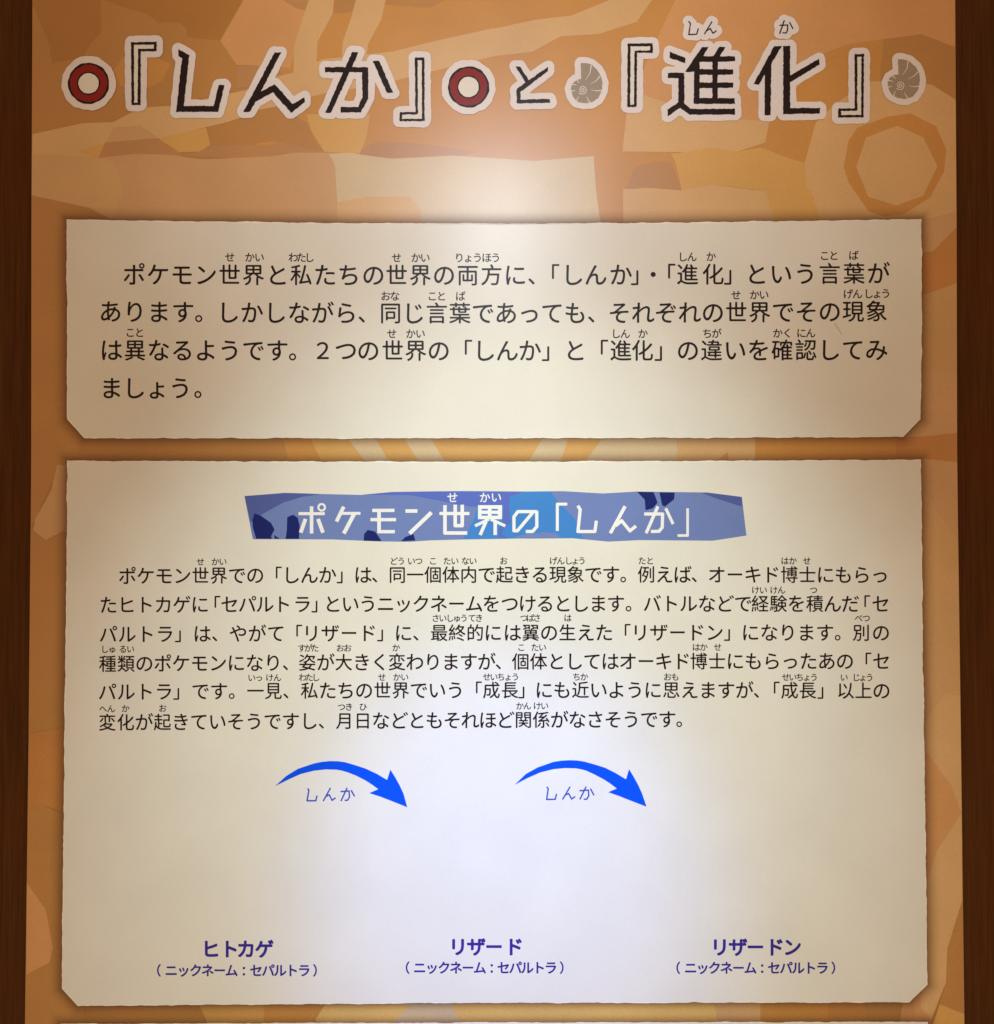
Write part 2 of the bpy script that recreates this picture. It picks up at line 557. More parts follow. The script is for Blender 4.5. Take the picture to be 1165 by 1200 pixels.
pat('ochre', g2((0, 500), (120, 480), (230, 560), (270, 640), (310, 690), (80, 640), (0, 650)))
pat('gold', g2((230, 520), (520, 520), (500, 640), (470, 700), (310, 690), (250, 590)))
pat('brown', g2((470, 700), (510, 660), (560, 645), (760, 655), (1000, 690), (900, 712), (620, 722)))
# lower band above the first card
pat('rose', g1((66, 700), (370, 718), (540, 700), (700, 705), (840, 725)) + g2((60, 712), (180, 695), (420, 695), (620, 722), (900, 708))
    + g3((0, 720), (180, 732), (450, 710), (460, 860), (490, 1080)) + [(37, 330)])
pat('sand', g2((340, 700), (420, 695), (620, 722), (900, 708)) + g3((0, 720), (180, 732), (450, 710), (460, 860), (490, 1080)) + g2((380, 1080), (360, 760)))  # paler stretch of the band: lamp glare put into the print colour
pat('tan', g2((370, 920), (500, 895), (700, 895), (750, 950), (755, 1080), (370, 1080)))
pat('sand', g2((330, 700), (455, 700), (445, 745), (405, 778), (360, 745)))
pat('clay', g1((66, 700), (370, 718), (440, 735), (490, 880), (430, 1000), (330, 945), (66, 888)))
pat('brown', g1((66, 888), (330, 945), (430, 1000), (430, 1080), (66, 1080)))
pat('ochre', [(36.6, 229.5), (105, 243.5), (131, 257.5), (131, 310), (36.6, 310)])
# right of the glare
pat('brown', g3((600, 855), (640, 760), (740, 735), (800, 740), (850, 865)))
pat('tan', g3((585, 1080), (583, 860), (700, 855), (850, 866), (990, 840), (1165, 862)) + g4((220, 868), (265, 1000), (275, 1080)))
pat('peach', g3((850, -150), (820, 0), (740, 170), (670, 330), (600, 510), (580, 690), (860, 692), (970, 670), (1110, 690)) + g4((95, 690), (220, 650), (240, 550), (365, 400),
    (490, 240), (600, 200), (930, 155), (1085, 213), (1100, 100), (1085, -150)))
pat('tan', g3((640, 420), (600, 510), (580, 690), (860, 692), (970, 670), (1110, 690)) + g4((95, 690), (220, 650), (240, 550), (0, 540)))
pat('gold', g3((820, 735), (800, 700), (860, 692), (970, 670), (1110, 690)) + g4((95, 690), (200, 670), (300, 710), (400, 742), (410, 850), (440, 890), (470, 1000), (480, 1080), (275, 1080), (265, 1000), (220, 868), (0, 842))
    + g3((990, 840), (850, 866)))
pat('orange', g4((600, 200), (930, 155), (1085, 213), (1091, 260), (1093, 455), (980, 385), (860, 370), (700, 370), (540, 470), (450, 560), (400, 742), (300, 710), (200, 670), (220, 650), (240, 550), (365, 400), (490, 240)))
pat('ochre', g4((760, 178), (930, 155), (1085, 213), (1091, 260), (1093, 455), (980, 385), (860, 370), (740, 370)))
pat('tan', g4((540, 470), (700, 370), (860, 370), (980, 385), (1093, 455), (1095, 1080), (480, 1080), (470, 1000), (440, 890), (410, 850), (400, 742), (450, 560)))
pat('orange', g4((780, 530), (880, 515), (1000, 575), (1045, 680), (1035, 780), (970, 900), (850, 975), (760, 985), (690, 960), (600, 830), (578, 760), (600, 640), (640, 580)))
pat('tan', g4((680, 625), (820, 572), (940, 625), (1005, 755), (940, 890), (820, 935), (690, 895), (635, 760)))
# strip between the first two cards
h1, h2 = 505, 548
pat('ochre', [(36.5, 300), (100, 300), (100, h1), (345, h1), (345, h2), (100, h2), (60, h2 + 20), (36.4, 620)])
pat('orange', [(330, h1), (412, h1), (430, h2), (340, h2)])
pat('gold', [(360, h1), (800, h1), (800, h2), (380, h2)])
g6 = lambda *p: cr(400, 500, 2.9125, p)
pat('sand', g6((0, 12), (115, 38), (160, 115), (180, 135), (95, 135), (10, 25)))
pat('sand', g6((195, 10), (290, 10), (305, 38), (350, 115), (365, 135), (275, 135)))
pat('sand', g6((705, 10), (785, 10), (775, 38), (750, 115), (740, 135), (630, 135)))
pat('sand', g6((915, 10), (1230, 10), (1230, 135), (820, 135)))
g7 = lambda *p: cr(780, 500, 3.026, p)
pat('tan', g7((40, 10), (318, 10), (318, 140), (40, 140)))
pat('orange', g7((170, 130), (220, 90), (228, 130)))
pat('orange', g7((318, 10), (900, 10), (1033, 20), (1034, 130), (318, 140)))
# right strip
g8 = lambda *p: cr(1045, 240, 3.75, p)
pat('rose', g8((60, 72), (140, 66), (200, 52), (287, 30), (285, 100), (180, 205), (60, 215)))
pat('brick', g8((285, 100), (180, 205), (60, 215), (60, 410), (200, 375), (287, 345)))
pat('olive', g8((287, 345), (200, 375), (60, 415), (60, 710), (130, 712), (230, 742), (288, 745)))
pat('rose', g8((60, 710), (130, 712), (230, 742), (288, 745), (288, 1002), (140, 1018), (20, 1030), (60, 900)))
pat('brick', g8((20, 1022), (140, 1018), (288, 1002), (289, 1130), (130, 1112), (20, 1112)))
g9 = lambda *p: cr(1045, 540, 3.533, p)
pat('rose', g9((60, -10), (130, -8), (272, 5), (275, 330), (279, 700), (284, 975), (225, 962), (170, 1030), (100, 1150), (60, 900)))
pat('clay', g9((130, 120), (275, 330), (281, 740), (284, 975), (225, 962), (170, 1030), (140, 700)))
pat('tan', g9((225, 962), (284, 975), (288, 1300), (292, 1600), (250, 1400), (150, 1280), (100, 1150), (170, 1030)))
g10 = lambda *p: cr(1045, 860, 3.533, p)
pat('peach', g10((60, 60), (150, 80), (250, 220), (290, 330), (292, 700), (230, 890), (225, 1030), (160, 1200), (140, 1290), (20, 1290), (60, 1000)))
pat('tan', g10((150, 600), (190, 480), (250, 390), (289, 330), (292, 700), (230, 890), (225, 1030), (160, 1180), (120, 1130)))
pat('ochre', g10((292, 690), (230, 890), (225, 1030), (140, 1290), (303, 1290), (301, 1100)))
pat('gold', g10((200, 1120), (300, 1160), (303, 1290), (140, 1290)))
# left strip
pat('rose', [(67, 545), (90, 545), (90, 640), (75, 622), (54, 633), (39, 622), (41, 608), (60, 575)])
pat('brick', [(34, 860), (90, 850), (90, 955), (74, 953), (48, 942), (32.9, 940.5), (33.3, 880)])
pat('ochre', [(33, 939.5), (48, 942), (72, 953), (100, 953), (100, 1290), (28, 1290), (29.3, 1200)])
pat('peach', [(31.5, 1035), (53, 1065), (62, 1110), (58, 1128), (31, 1142)])
# bottom strip
pat('amber', [(370, 1168), (830, 1168), (830, 1206), (370, 1206)])
g11 = lambda *p: cr(60, 1160, 2.33, p)
pat('gold', g11((395, 20), (580, 20), (580, 110), (435, 110)))
pat('orange', g11((580, 20), (760, 20), (720, 85), (700, 110), (580, 110)))
pat('amber', g11((700, 110), (830, 30), (1010, 20), (930, 110)))
pat('sand', g11((1000, 20), (1090, 30), (1125, 110), (915, 110)))
g12 = lambda *p: cr(540, 1160, 1.942, p)
pat('amber', g12((10, 20), (100, 20), (70, 100), (0, 100)))
pat('amber', g12((110, 20), (580, 20), (590, 100), (75, 100)))
pat('tan', g12((575, 20), (682, 20), (682, 100), (590, 100)))
pat('orange', g12((682, 20), (836, 20), (836, 100), (682, 100)))
pat('brick', g12((836, 20), (915, 20), (935, 100), (836, 100)))

res = fill_many([[[(x, -y) for x, y in p]] for c, p, h in PAT])
names = list(PAL)
V, Fs, MI = [], [], []
def clampx(x, y):
    def ex(E):
        for (xa, ya), (xb, yb) in zip(E[:-1], E[1:]):
            if ya <= y <= yb: return xa + (xb - xa) * (y - ya) / (yb - ya)
        return E[0][0] if y < E[0][1] else E[-1][0]
    return min(max(x, ex(LEFT) + .15), ex(RIGHT) - .15)
for k, ((c, p, h), (vs, fs)) in enumerate(zip(PAT, res)):
    base = len(V)
    d = .00008 + k * .000006
    vs = [(clampx(x, min(max(-y, -60), 1290)), -min(max(-y, -60), 1290)) for x, y in vs]
    V += [W(x, -y, d) for x, y in vs]
    for f in faces_front(vs, fs): Fs.append(tuple(base + i for i in f)); MI.append(names.index(c))
new_obj('printed_pattern', V, Fs, [PAL[n] for n in names], root, MI)

# ------------------------------------------------------------------ the three parchment cards
def rough_edge(pts, amp, seed, step=2.2, closed=True):
    """resample the outline and give it a torn edge"""
    rs = random.Random(seed)
    out = []
    n = len(pts)
    noise = [rs.uniform(-1, 1) for _ in range(4000)]
    s = 0.0
    for i in range(n):
        a, b = pts[i], pts[(i + 1) % n]
        L = math.hypot(b[0] - a[0], b[1] - a[1])
        if L < 1e-6: continue
        k = max(1, int(L / step))
        nx_, ny_ = (b[1] - a[1]) / L, -(b[0] - a[0]) / L
        for j in range(k):
            t = j / k; s2 = s + t * L
            def nz(c, o):
                q = s2 / c; i0 = int(q); f = q - i0; f = f * f * (3 - 2 * f)
                return noise[(i0 + o) % 4000] * (1 - f) + noise[(i0 + o + 1) % 4000] * f
            m = nz(13, 0); m = math.copysign(abs(m) ** 1.6, m)
            w = amp * (m + .5 * nz(4.5, 900) + .25 * nz(41, 1700))
            if L < 40: w *= .3
            out.append((a[0] + (b[0] - a[0]) * t + nx_ * w, a[1] + (b[1] - a[1]) * t + ny_ * w))
        s += L
    return out

# the poster prints a soft brown band round every card (the same width on all sides)
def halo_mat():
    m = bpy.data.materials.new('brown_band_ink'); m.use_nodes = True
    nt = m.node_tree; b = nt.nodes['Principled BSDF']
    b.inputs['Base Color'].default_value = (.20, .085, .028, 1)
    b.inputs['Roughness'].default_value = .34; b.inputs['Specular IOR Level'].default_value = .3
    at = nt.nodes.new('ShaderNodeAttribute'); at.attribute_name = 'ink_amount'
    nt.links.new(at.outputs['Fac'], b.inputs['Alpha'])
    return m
HM = halo_mat()
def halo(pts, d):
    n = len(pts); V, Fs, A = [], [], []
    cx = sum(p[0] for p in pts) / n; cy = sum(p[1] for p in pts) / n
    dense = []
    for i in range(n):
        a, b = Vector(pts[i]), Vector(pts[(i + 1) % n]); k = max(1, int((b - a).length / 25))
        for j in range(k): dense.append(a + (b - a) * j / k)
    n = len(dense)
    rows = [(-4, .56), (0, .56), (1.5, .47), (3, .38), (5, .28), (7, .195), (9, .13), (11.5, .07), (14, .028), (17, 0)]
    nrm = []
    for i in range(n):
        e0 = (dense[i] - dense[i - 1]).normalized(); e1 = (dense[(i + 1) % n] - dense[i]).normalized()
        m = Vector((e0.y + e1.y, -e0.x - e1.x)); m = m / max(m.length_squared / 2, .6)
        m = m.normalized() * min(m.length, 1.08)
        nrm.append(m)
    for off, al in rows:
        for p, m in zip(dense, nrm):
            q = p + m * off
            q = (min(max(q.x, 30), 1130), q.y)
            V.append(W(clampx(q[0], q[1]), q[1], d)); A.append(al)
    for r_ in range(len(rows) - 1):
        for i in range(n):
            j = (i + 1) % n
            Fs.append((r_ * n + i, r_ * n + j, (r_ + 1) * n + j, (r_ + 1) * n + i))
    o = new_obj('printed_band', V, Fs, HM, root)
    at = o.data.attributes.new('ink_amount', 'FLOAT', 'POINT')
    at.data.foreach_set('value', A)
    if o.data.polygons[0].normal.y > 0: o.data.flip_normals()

LIFT, THK = .0012, .0004
def card(key, pts, label, seed):
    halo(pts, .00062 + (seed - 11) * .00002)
    o = prism('text_card', rough_edge(pts, .6, seed), LIFT, LIFT - THK, [M['lip'], M['lip']], root)
    o['label'] = label
    cx = sum(p[0] for p in pts) / len(pts); cy = sum(p[1] for p in pts) / len(pts)
    ins = []
    n = len(pts)
    for i in range(n):          # inset by ~1 px towards the middle
        x, y = pts[i]
        ins.append((x + (1.1 if x < cx else -1.1), y + (1.3 if y < cy else -1.1)))
    flat_print('card_face', [rough_edge(ins, .55, seed + 50)], M['card'], LIFT + .00008, o)
    return o
CARDS = {}
CARDS['card1'] = card('card1', [(78, 257), (200, 259), (420, 261.3), (580, 262), (760, 261), (950, 258.5), (1080, 256.5), (1080.4, 380), (1079.2, 491), (1058.5, 512),
                      (850, 513), (580, 513.7), (330, 513.7), (98.5, 513.3), (78.8, 491.5), (78.6, 400)], 'upper text card with four lines and clipped lower corners', 11)
CARDS['card2'] = card('card2', [(78.6, 539.8), (300, 540.7), (580, 541), (860, 540), (1079.4, 538.4), (1081, 690), (1083, 860), (1085.2, 1010), (1087, 1154), (1066, 1174.6),
                      (830, 1175), (560, 1175.4), (300, 1177.3), (91, 1179), (72.4, 1158.5), (75.4, 870), (78, 660)], 'large text card with blue heading banner and two blue arrows', 12)
CARDS['card3'] = card('card3', [(70.5, 1200), (330, 1199.2), (580, 1198.6), (840, 1198), (1087.5, 1197.6), (1088.5, 1285), (69.5, 1285)], 'lowest text card of which only the torn top edge shows', 13)

# ------------------------------------------------------------------ text of card 1
E1, E2 = 26.6, 21.2
K = 'card1'
line('ポ{157.3}ケモン世界と私た{381}ち{409}の{437.7}世{464.9}界の両{548.3}方に{604}、{631}「{643.2}し{671.3}ん{698.2}か{727.6}」{752}・{765.6}「{779.3}進{805.8}化{835.8}」{861}と{886.8}いう言葉が{1029.6}', (321.3, 322, 319.9), E1, 0, 'text', K)
line('あ{129.5}ります{214.5}。{241}し{267.7}かしながら{405.5}、{432}同{457.8}じ言葉であっても{674.4}、{701}そ{726}れぞれの世界でその現象{1027.4}', (364.7, 366.7, 364.2), E1, 0, 'text', K)
line('は{130.5}異なるようです{324.8}。{351}２{378.3}つ{405.5}の{431.8}世{460.3}界の{514.3}「し{567.8}んか{621}」と{674.1}「{700.4}進{727.6}化{753}」の{806.4}違いを確認してみ{1027.4}', (410, 410.6, 409.6), E1, 0, 'text', K)
line('ま{130.5}しょう{211.4}。{240}', 454.6, E1, 0, 'text', K)
ruby([('せ', 269.5, 0), ('かい', 292.7, 304), ('わたし', 343.7, 362.8), ('せ', 464.9, 0), ('かい', 487.5, 498.3), ('りょうほう', 538.3, 581), ('しん', 800.3, 811), ('か', 833.3, 0), ('こと', 966.5, 977.3), ('ば', 1000.5, 0)], (300.2, 301.8, 298.6), 11.6, K)
ruby([('おな', 451.9, 462.7), ('こと', 506.6, 517.4), ('ば', 539.7, 0), ('せ', 862.7, 0), ('かい', 884.3, 895.4), ('げん', 994, 1005), ('しょう', 1018.1, 1038.2)], (345, 346.8, 343.8), 11.6, K)
ruby([('こと', 152.7, 163.5), ('せ', 459.3, 0), ('かい', 481.3, 492.7), ('しん', 722, 732.8), ('か', 753.5, 0), ('ちが', 829, 839.8), ('かく', 911.5, 923), ('にん', 939.3, 950.1)], (389.3, 391, 389.6), 11.6, K)
# text of card 2
K = 'card2'
line('ポ{149.4}ケモン世界での{299.2}「しんか{383.7}」は{425.5}、同{465.7}一個体内で{570.3}起きる現象で{695.4}す。例{757.6}えば{800}、オ{840.2}ーキド博士にもらっ{1031.2}', (674.9, 673.2, 673.6), E2)
line('た{127}ヒトカゲに{234.5}「{248.5}セ{269.3}パルト{331}ラ{354.4}」{375}と{389.9}いうニックネーム{555.7}を{576}つ{597.5}ける{639}とします{721.8}。バ{764.4}トル{807}な{828.5}どで{871}経{890.9}験を積{955}んだ{996.6}「{1010.1}セ{1032.4}', (708.8, 707.3, 707.5), E2)
line('パ{126.8}ルトラ{193.3}」{215}は{237}、や{279.2}がて{323.5}「リ{365.1}ザード{431}」に{472.9}、最{514.7}終的に{578}は{600.6}翼の生えた{708.1}「リ{750.4}ザード{815.9}ン{837.5}」に{879.7}なります{966.9}。別{1009.5}の{1032.6}', (743.2, 741.3, 741.3), E2)
line('種{126.2}類のポケモンになり{320}、{341}姿{360.2}が大きく{445.5}変{465.3}わりますが{570.3}、{590.5}個{610.3}体としてはオーキド{799}博{819}士にもらったあの{990.4}「{1011.5}セ{1033.2}', (777.8, 775.2, 774.7), E2)
line('パ{125.8}ルトラ{192.1}」{213}で{235}す{256.6}。一{299.4}見{320.4}、{341.5}私{362.7}たちの世界でいう{533.7}「成{576}長{597.5}」に{637.7}も近いように{765.4}思えますが{872.5}、{893}「{904}成{925.5}長{946.7}」{968}以{991}上の{1033.2}', (810.8, 808.5, 809.3), E2)
line('変{125.8}化が起きていそうで{319.4}すし{362.2}、{383}月{403.9}日など{467.7}ともそれほ{571.8}ど{592.4}関係がなさそうです{781.9}。{802.5}', (846.5, 843.6, 842), E2)
ruby([('せ', 235, 0), ('かい', 252.4, 261.3), ('どう', 461.5, 470.2), ('いつ', 482.1, 490.8), ('こ', 507.5, 0), ('たい', 524, 533), ('ない', 545.4, 554.3), ('お', 590.3, 0), ('げん', 648.6, 657.2), ('しょう', 666.5, 682), ('たと', 752.6, 761.9), ('はか', 919.9, 929.2), ('せ', 945.7, 0)], (658.8, 657.2, 657.4), 9.4, K)
ruby([('けい', 885.5, 894.6), ('けん', 907, 915.8), ('つ', 953.5, 0)], (691.5, 691.5, 691.4), 9.4, K)
ruby([('さい', 510.6, 519), ('しゅう', 527.4, 543.8), ('てき', 553.2, 561.5), ('つばさ', 614, 629.4), ('は', 665.5, 0), ('べつ', 1006.4, 1015.3)], (726, 724.2, 724.4), 9.4, K)
ruby([('しゅ', 122.7, 131.6), ('るい', 144, 153), ('すがた', 353.6, 369.2), ('おお', 398.7, 407.4), ('か', 464.2, 0), ('こ', 611, 0), ('たい', 627, 635.8), ('はか', 816, 824.8), ('せ', 841.2, 0)], (760.8, 758.7, 758.4), 9.4, K)
ruby([('いっ', 295, 303.6), ('けん', 316, 325), ('わたし', 354.8, 370.3), ('せ', 447.7, 0), ('かい', 465.2, 474.3), ('せいちょう', 570.5, 604), ('ちか', 675.8, 684.6), ('おも', 782.4, 791.3), ('せいちょう', 921, 954), ('い', 989.3, 0), ('じょう', 1003.6, 1019.2)], (795.3, 793.2, 794), 9.4, K)
ruby([('へん', 120.8, 130.2), ('か', 147, 0), ('お', 190.6, 0), ('つき', 400.2, 409), ('ひ', 425.5, 0), ('かん', 609.3, 617.9), ('けい', 629.6, 638.3)], (830.5, 827.4, 826), 9.4, K)
# names and nicknames under the empty picture places
for nm, y1, nick, y2 in (('ヒ{247}ト{269.1}カ{288.4}ゲ{309.8}', 1112.0, '（{181.5}ニ{200.8}ック{229.5}ネーム{271.4}：{289.6}セ{300.3}パルトラ{356.4}）{374}', 1137.2),
                         ('リ{537}ザ{558.2}ー{579}ド{602.6}', 1109.4, '（{473}ニ{492}ック{520.5}ネーム{562.4}：{580.1}セ{590.3}パルトラ{645.6}）{663.2}', 1134.0),
                         ('リ{843.8}ザ{865}ー{885.4}ド{908.4}ン{928.6}', 1109.8, '（{790.2}ニ{809.6}ック{837.5}ネーム{879.5}：{897.1}セ{907.3}パルトラ{963.8}）{981.5}', 1134.2)):
    line(nm, y1, 21.5, .022, 'purple', K, 'name_caption')
    line(nick, y2, 15.0, .016, 'purple', K, 'nickname_caption')
# heading readings on the banner
LINES.append(('small_reading', [('せ', 530.4, 582.9)], 12.6, .006, 'white', 'banner', None, 1.0))
LINES.append(('small_reading', [('か', 568.2, 582.9), ('い', 581.6, 582.6)], 12.6, .006, 'white', 'banner', None, 1.0))

keys = {(c, th) for nm, cs, em, th, mt, k, lb, sx in LINES for c, x, y in cs} | {('口', 0)}
make_glyphs(keys)

# ------------------------------------------------------------------ blue banner, heading, arrows, small captions
c2 = CARDS['card2']
TD = LIFT + .00016
ga = lambda *p: cr(280, 570, 5.825, p)
gb = lambda *p: cr(470, 570, 5.825, p)
gc = lambda *p: cr(620, 570, 4.481, p)
BAN = [(286.5, 581.3), (333.2, 577.6), (376, 578.9), (422.5, 580), (459.4, 576.5), (543.8, 575.5), (615.9, 576), (660, 575.6), (707, 578.3), (746, 576), (828.7, 577.1),
       (869.5, 582.3), (874.8, 627.6), (835.4, 633.6), (749.4, 632.9), (713, 634.7), (671.3, 630.7), (612.5, 631), (547, 632.1), (504.3, 633.2), (480, 634.9), (443, 634.4),
       (389.9, 632.1), (296.3, 631.8)]
bl = [(M['b1'], [BAN])]
bl.append((M['b2'], [ga((38, 66), (180, 56), (310, 44), (460, 48), (560, 53), (430, 72), (300, 112), (150, 195), (80, 245))]))
bl.append((M['b5'], [ga((850, 56), (1045, 38)) + gb((200, 34), (430, 32), (850, 36), (742, 70), (740, 160), (700, 130), (520, 140), (430, 132), (250, 95), (60, 60))]))
bl.append((M['b3'], [gb((520, 140), (500, 220), (425, 360), (830, 355)) + gc((0, 274), (230, 272), (285, 277), (270, 230), (235, 160), (180, 110), (120, 40), (125, 26)) + gb((860, 36), (742, 70), (742, 160), (700, 130))]))
bl.append((M['b5'], [gb((700, 130), (742, 160), (750, 250), (700, 290), (690, 330), (740, 352), (670, 356), (665, 300), (690, 240))]))
bl.append((M['b1'], [gb((760, 352), (830, 330), (900, 325), (980, 312), (1050, 318), (1100, 352), (960, 355))]))
bl.append((M['b4'], [ga((105, 183), (150, 200), (220, 250), (243, 295), (220, 340), (225, 358), (118, 358), (95, 280), (92, 235))]))
bl.append((M['b4'], [ga((240, 330), (278, 358), (245, 358))]))
bl.append((M['b4'], [ga((330, 210), (370, 193), (402, 215), (415, 270), (410, 358), (318, 358), (327, 300))]))
bl.append((M['b4'], [ga((852, 371), (855, 325), (880, 297), (930, 308), (975, 374))]))
bl.append((M['b4'], [gb((0, 374), (30, 345), (85, 325), (98, 369))]))
bl.append((M['b4'], [gc((568, 28), (655, 30), (675, 85), (650, 115), (612, 125), (608, 70))]))
bl.append((M['b4'], [gc((685, 31), (765, 33), (762, 68), (740, 85), (715, 105), (700, 100))]))
bl.append((M['b2'], [gc((905, 33), (940, 33), (1117, 56), (1118, 105), (1000, 68))]))
V, Fs, MI, ms = [], [], [], []
for k, ((m, loops), (vs, fs)) in enumerate(zip(bl, fill_many([[[(x, -y) for x, y in lp] for lp in l] for m, l in bl]))):
    if m not in ms: ms.append(m)
    base = len(V)
    V += [W(x, -y, TD + k * .00001) for x, y in vs]
    for f in faces_front(vs, fs): Fs.append(tuple(base + i for i in f)); MI.append(ms.index(m))
ban = new_obj('heading_banner', V, Fs, ms, c2, MI)
ban['label'] = 'ragged blue banner behind the white heading'
BT = TD + .00022

def pl(g, w, *pts):     # polyline in crop units -> (px pts, width)
    s = 4.481 if g is gc else 5.825
    return (g(*pts), w / s)
HEAD = [
    [pl(ga, 21, (407, 186), (586, 186)), pl(ga, 24, (496, 136), (496, 322)), pl(ga, 26, (455, 222), (422, 316)), pl(ga, 26, (540, 222), (574, 316))],
    [pl(ga, 25, (716, 138), (666, 240)), pl(ga, 20, (700, 184), (830, 184)), pl(ga, 27, (786, 190), (716, 322))],
    [pl(ga, 23, (910, 164), (1062, 164)), pl(ga, 23, (898, 227), (1073, 227)), pl(ga, 25, (957, 164), (957, 310)), pl(ga, 23, (945, 309), (1065, 309))],
    [pl(gb, 25, (30, 168), (112, 168)), pl(gb, 27, (208, 178), (58, 322))],
    [pl(gb, 22, (262, 185), (467, 185)), pl(gb, 24, (300, 128), (300, 318), (452, 318)), pl(gb, 24, (370, 125), (370, 268), (418, 268), (418, 125))],
    [pl(gb, 20, (600, 224), (505, 270)), pl(gb, 20, (612, 224), (712, 270)), pl(gb, 23, (580, 240), (540, 332)), pl(gb, 24, (643, 236), (643, 332))],
    [pl(gb, 22, (927, 172), (798, 172), (771, 208), (771, 303), (795, 303), (900, 178)), pl(gb, 22, (927, 166), (927, 275), (898, 308), (852, 308))],
    [pl(gb, 20, (1067, 304), (1067, 121), (1135, 121))],
    [pl(gc, 17, (256, 101), (269, 122), (257, 237), (346, 237), (354, 180))],
    [pl(gc, 18, (505, 104), (427, 246)), pl(gc, 17, (455, 208), (487, 180), (530, 234), (562, 208))],
    [pl(gc, 17, (677, 105), (615, 246)), pl(gc, 17, (605, 145), (702, 145), (700, 215), (683, 236), (640, 237)), pl(gc, 16, (718, 115), (757, 198))],
    [pl(gc, 14, (833, 115), (833, 258), (780, 258))],
]
hl = []
for k, g in enumerate(HEAD):
    adds = []; subs = []
    if k == 5:
        adds = [gb((525, 128), (690, 128), (690, 224), (525, 224))]
        subs = [gb((x0, y0), (x0 + 43, y0), (x0 + 43, y0 + 12), (x0, y0 + 12)) for x0 in (550, 618) for y0 in (153, 188)]
    loops = union_loops(adds, subs, 0, 0, h=.25, polylines=g)
    if k == 0:      # the small circle of the first character
        cx, cy = ga((565, 143))[0]
        for r in (5.1, 2.6): loops.append([(cx + r * math.cos(a * math.pi / 12), cy + r * math.sin(a * math.pi / 12)) for a in range(24)][::1 if r > 3 else -1])
        # keep the ring from overlapping the stroke fill: it stands clear of it
    hl.append(loops)
for loops in hl:
    flat_print('heading_character', loops, M['white'], BT, c2)

g13 = lambda *p: cr(320, 870, 6.472, p)
g14 = lambda *p: cr(590, 870, 6.472, p)
A1 = g13((15, 332), (100, 255), (190, 200), (310, 160), (370, 148), (430, 142), (490, 143), (545, 150), (620, 172), (700, 198), (790, 240), (865, 285), (890, 207), (925, 262), (960, 325), (990, 390), (1018, 492),
         (900, 445), (815, 412), (730, 385), (798, 355), (750, 320), (700, 288), (630, 252), (560, 225), (520, 214), (480, 207), (400, 205), (310, 215), (210, 240), (110, 285))
A2 = g14((85, 322), (170, 240), (260, 190), (380, 148), (440, 139), (500, 135), (555, 137), (610, 145), (690, 167), (770, 192), (850, 232), (930, 280), (953, 203), (985, 255), (1020, 318), (1052, 388), (1086, 488),
         (960, 440), (880, 408), (795, 378), (860, 350), (810, 312), (760, 280), (690, 243), (630, 215), (590, 204), (550, 197), (470, 195), (380, 203), (280, 228), (180, 272))
for A in (A1, A2):
    flat_print('curved_arrow', [A], M['blue'], TD, c2)
def pq(g, *pts): return (g(*pts), 1.75)
CAP = [
    [pq(g13, (262, 350), (272, 362), (258, 443), (324, 443), (334, 403)), pq(g13, (436, 345), (380, 446)), pq(g13, (402, 410), (427, 397), (448, 440), (475, 420)),
     pq(g13, (562, 345), (515, 446)), pq(g13, (512, 373), (577, 369), (580, 415), (565, 439), (543, 439)), pq(g13, (592, 362), (619, 410))],
    [pq(g14, (328, 337), (340, 350), (328, 433), (393, 432), (403, 390)), pq(g14, (506, 336), (448, 434)), pq(g14, (470, 400), (495, 388), (518, 430), (545, 410)),
     pq(g14, (628, 335), (580, 433)), pq(g14, (577, 367), (645, 362), (648, 405), (632, 431), (608, 431)), pq(g14, (660, 350), (687, 402))],
]
M['capblue'] = print_mat('caption_blue', (.045, .085, .42, 1), .42, .35)
for g in CAP:
    flat_print('arrow_caption', union_loops([], (), 0, 0, h=.2, polylines=g), M['capblue'], TD, c2)

# ------------------------------------------------------------------ write the running text
for nm, cs, em, th, mt, key, lb, sx in LINES:
    par = CARDS[key] if key in CARDS else c2
    d = BT if key == 'banner' else TD
    V, Fs = [], []
    for c, x, y in cs:
        vs, fs = GL[(c, th)]
        base = len(V)
        k_ = em * (1.06 if '\u3041' <= c <= '\u30fa' else 1.0)
        V += [W(x + vx * k_, y - vy * k_, d) for vx, vy in vs]
        for f in faces_front(vs, fs): Fs.append(tuple(base + i for i in f))
    o = new_obj(nm, V, Fs, M[mt], par)
    if lb: o['label'] = lb

# ------------------------------------------------------------------ title: stickers with cut-out lettering
tA = lambda *p: cr(60, 30, 5.825, p)
tB = lambda *p: cr(260, 30, 5.825, p)
tC = lambda *p: cr(450, 30, 5.825, p)
tD = lambda *p: cr(590, 30, 5.825, p)
tE = lambda *p: cr(720, 10, 5.825, p)
tF = lambda *p: cr(870, 10, 5.065, p)
SD = .0007
stk = [0]
def sticker(adds, polylines=(), discs=(), off=7.3, label=None, rough=.5):
    loops = union_loops(adds, (), off, rough, cell=7, seed=31 + stk[0] * 3, h=.6, polylines=polylines, discs=discs)
    # fill small inner pockets only where the photograph keeps them open
    o = flat_print('title_sticker', loops, M['sticker'], SD + stk[0] * .000005, root)
    stk[0] += 1
    if label: o['label'] = label
    return o
def letter(par, adds, subs=(), polylines=(), rough=.42, seed=3, name='title_character'):
    loops = union_loops(adds, subs, 0, rough, cell=2.6, seed=seed, h=.3, polylines=polylines)
    return flat_print(name, loops, M['ink'], SD + .00020, par)
def bracket(outer, inner, label, seed):
    s = sticker([outer], label=label)
    X = flat_print('bracket_fill', [outer], M['sticker_in'], SD + .00012, s)
    # fill lies just inside the outline
    X.scale = (1, 1, 1)
    letter(s, [outer], [inner], seed=seed, rough=.38)

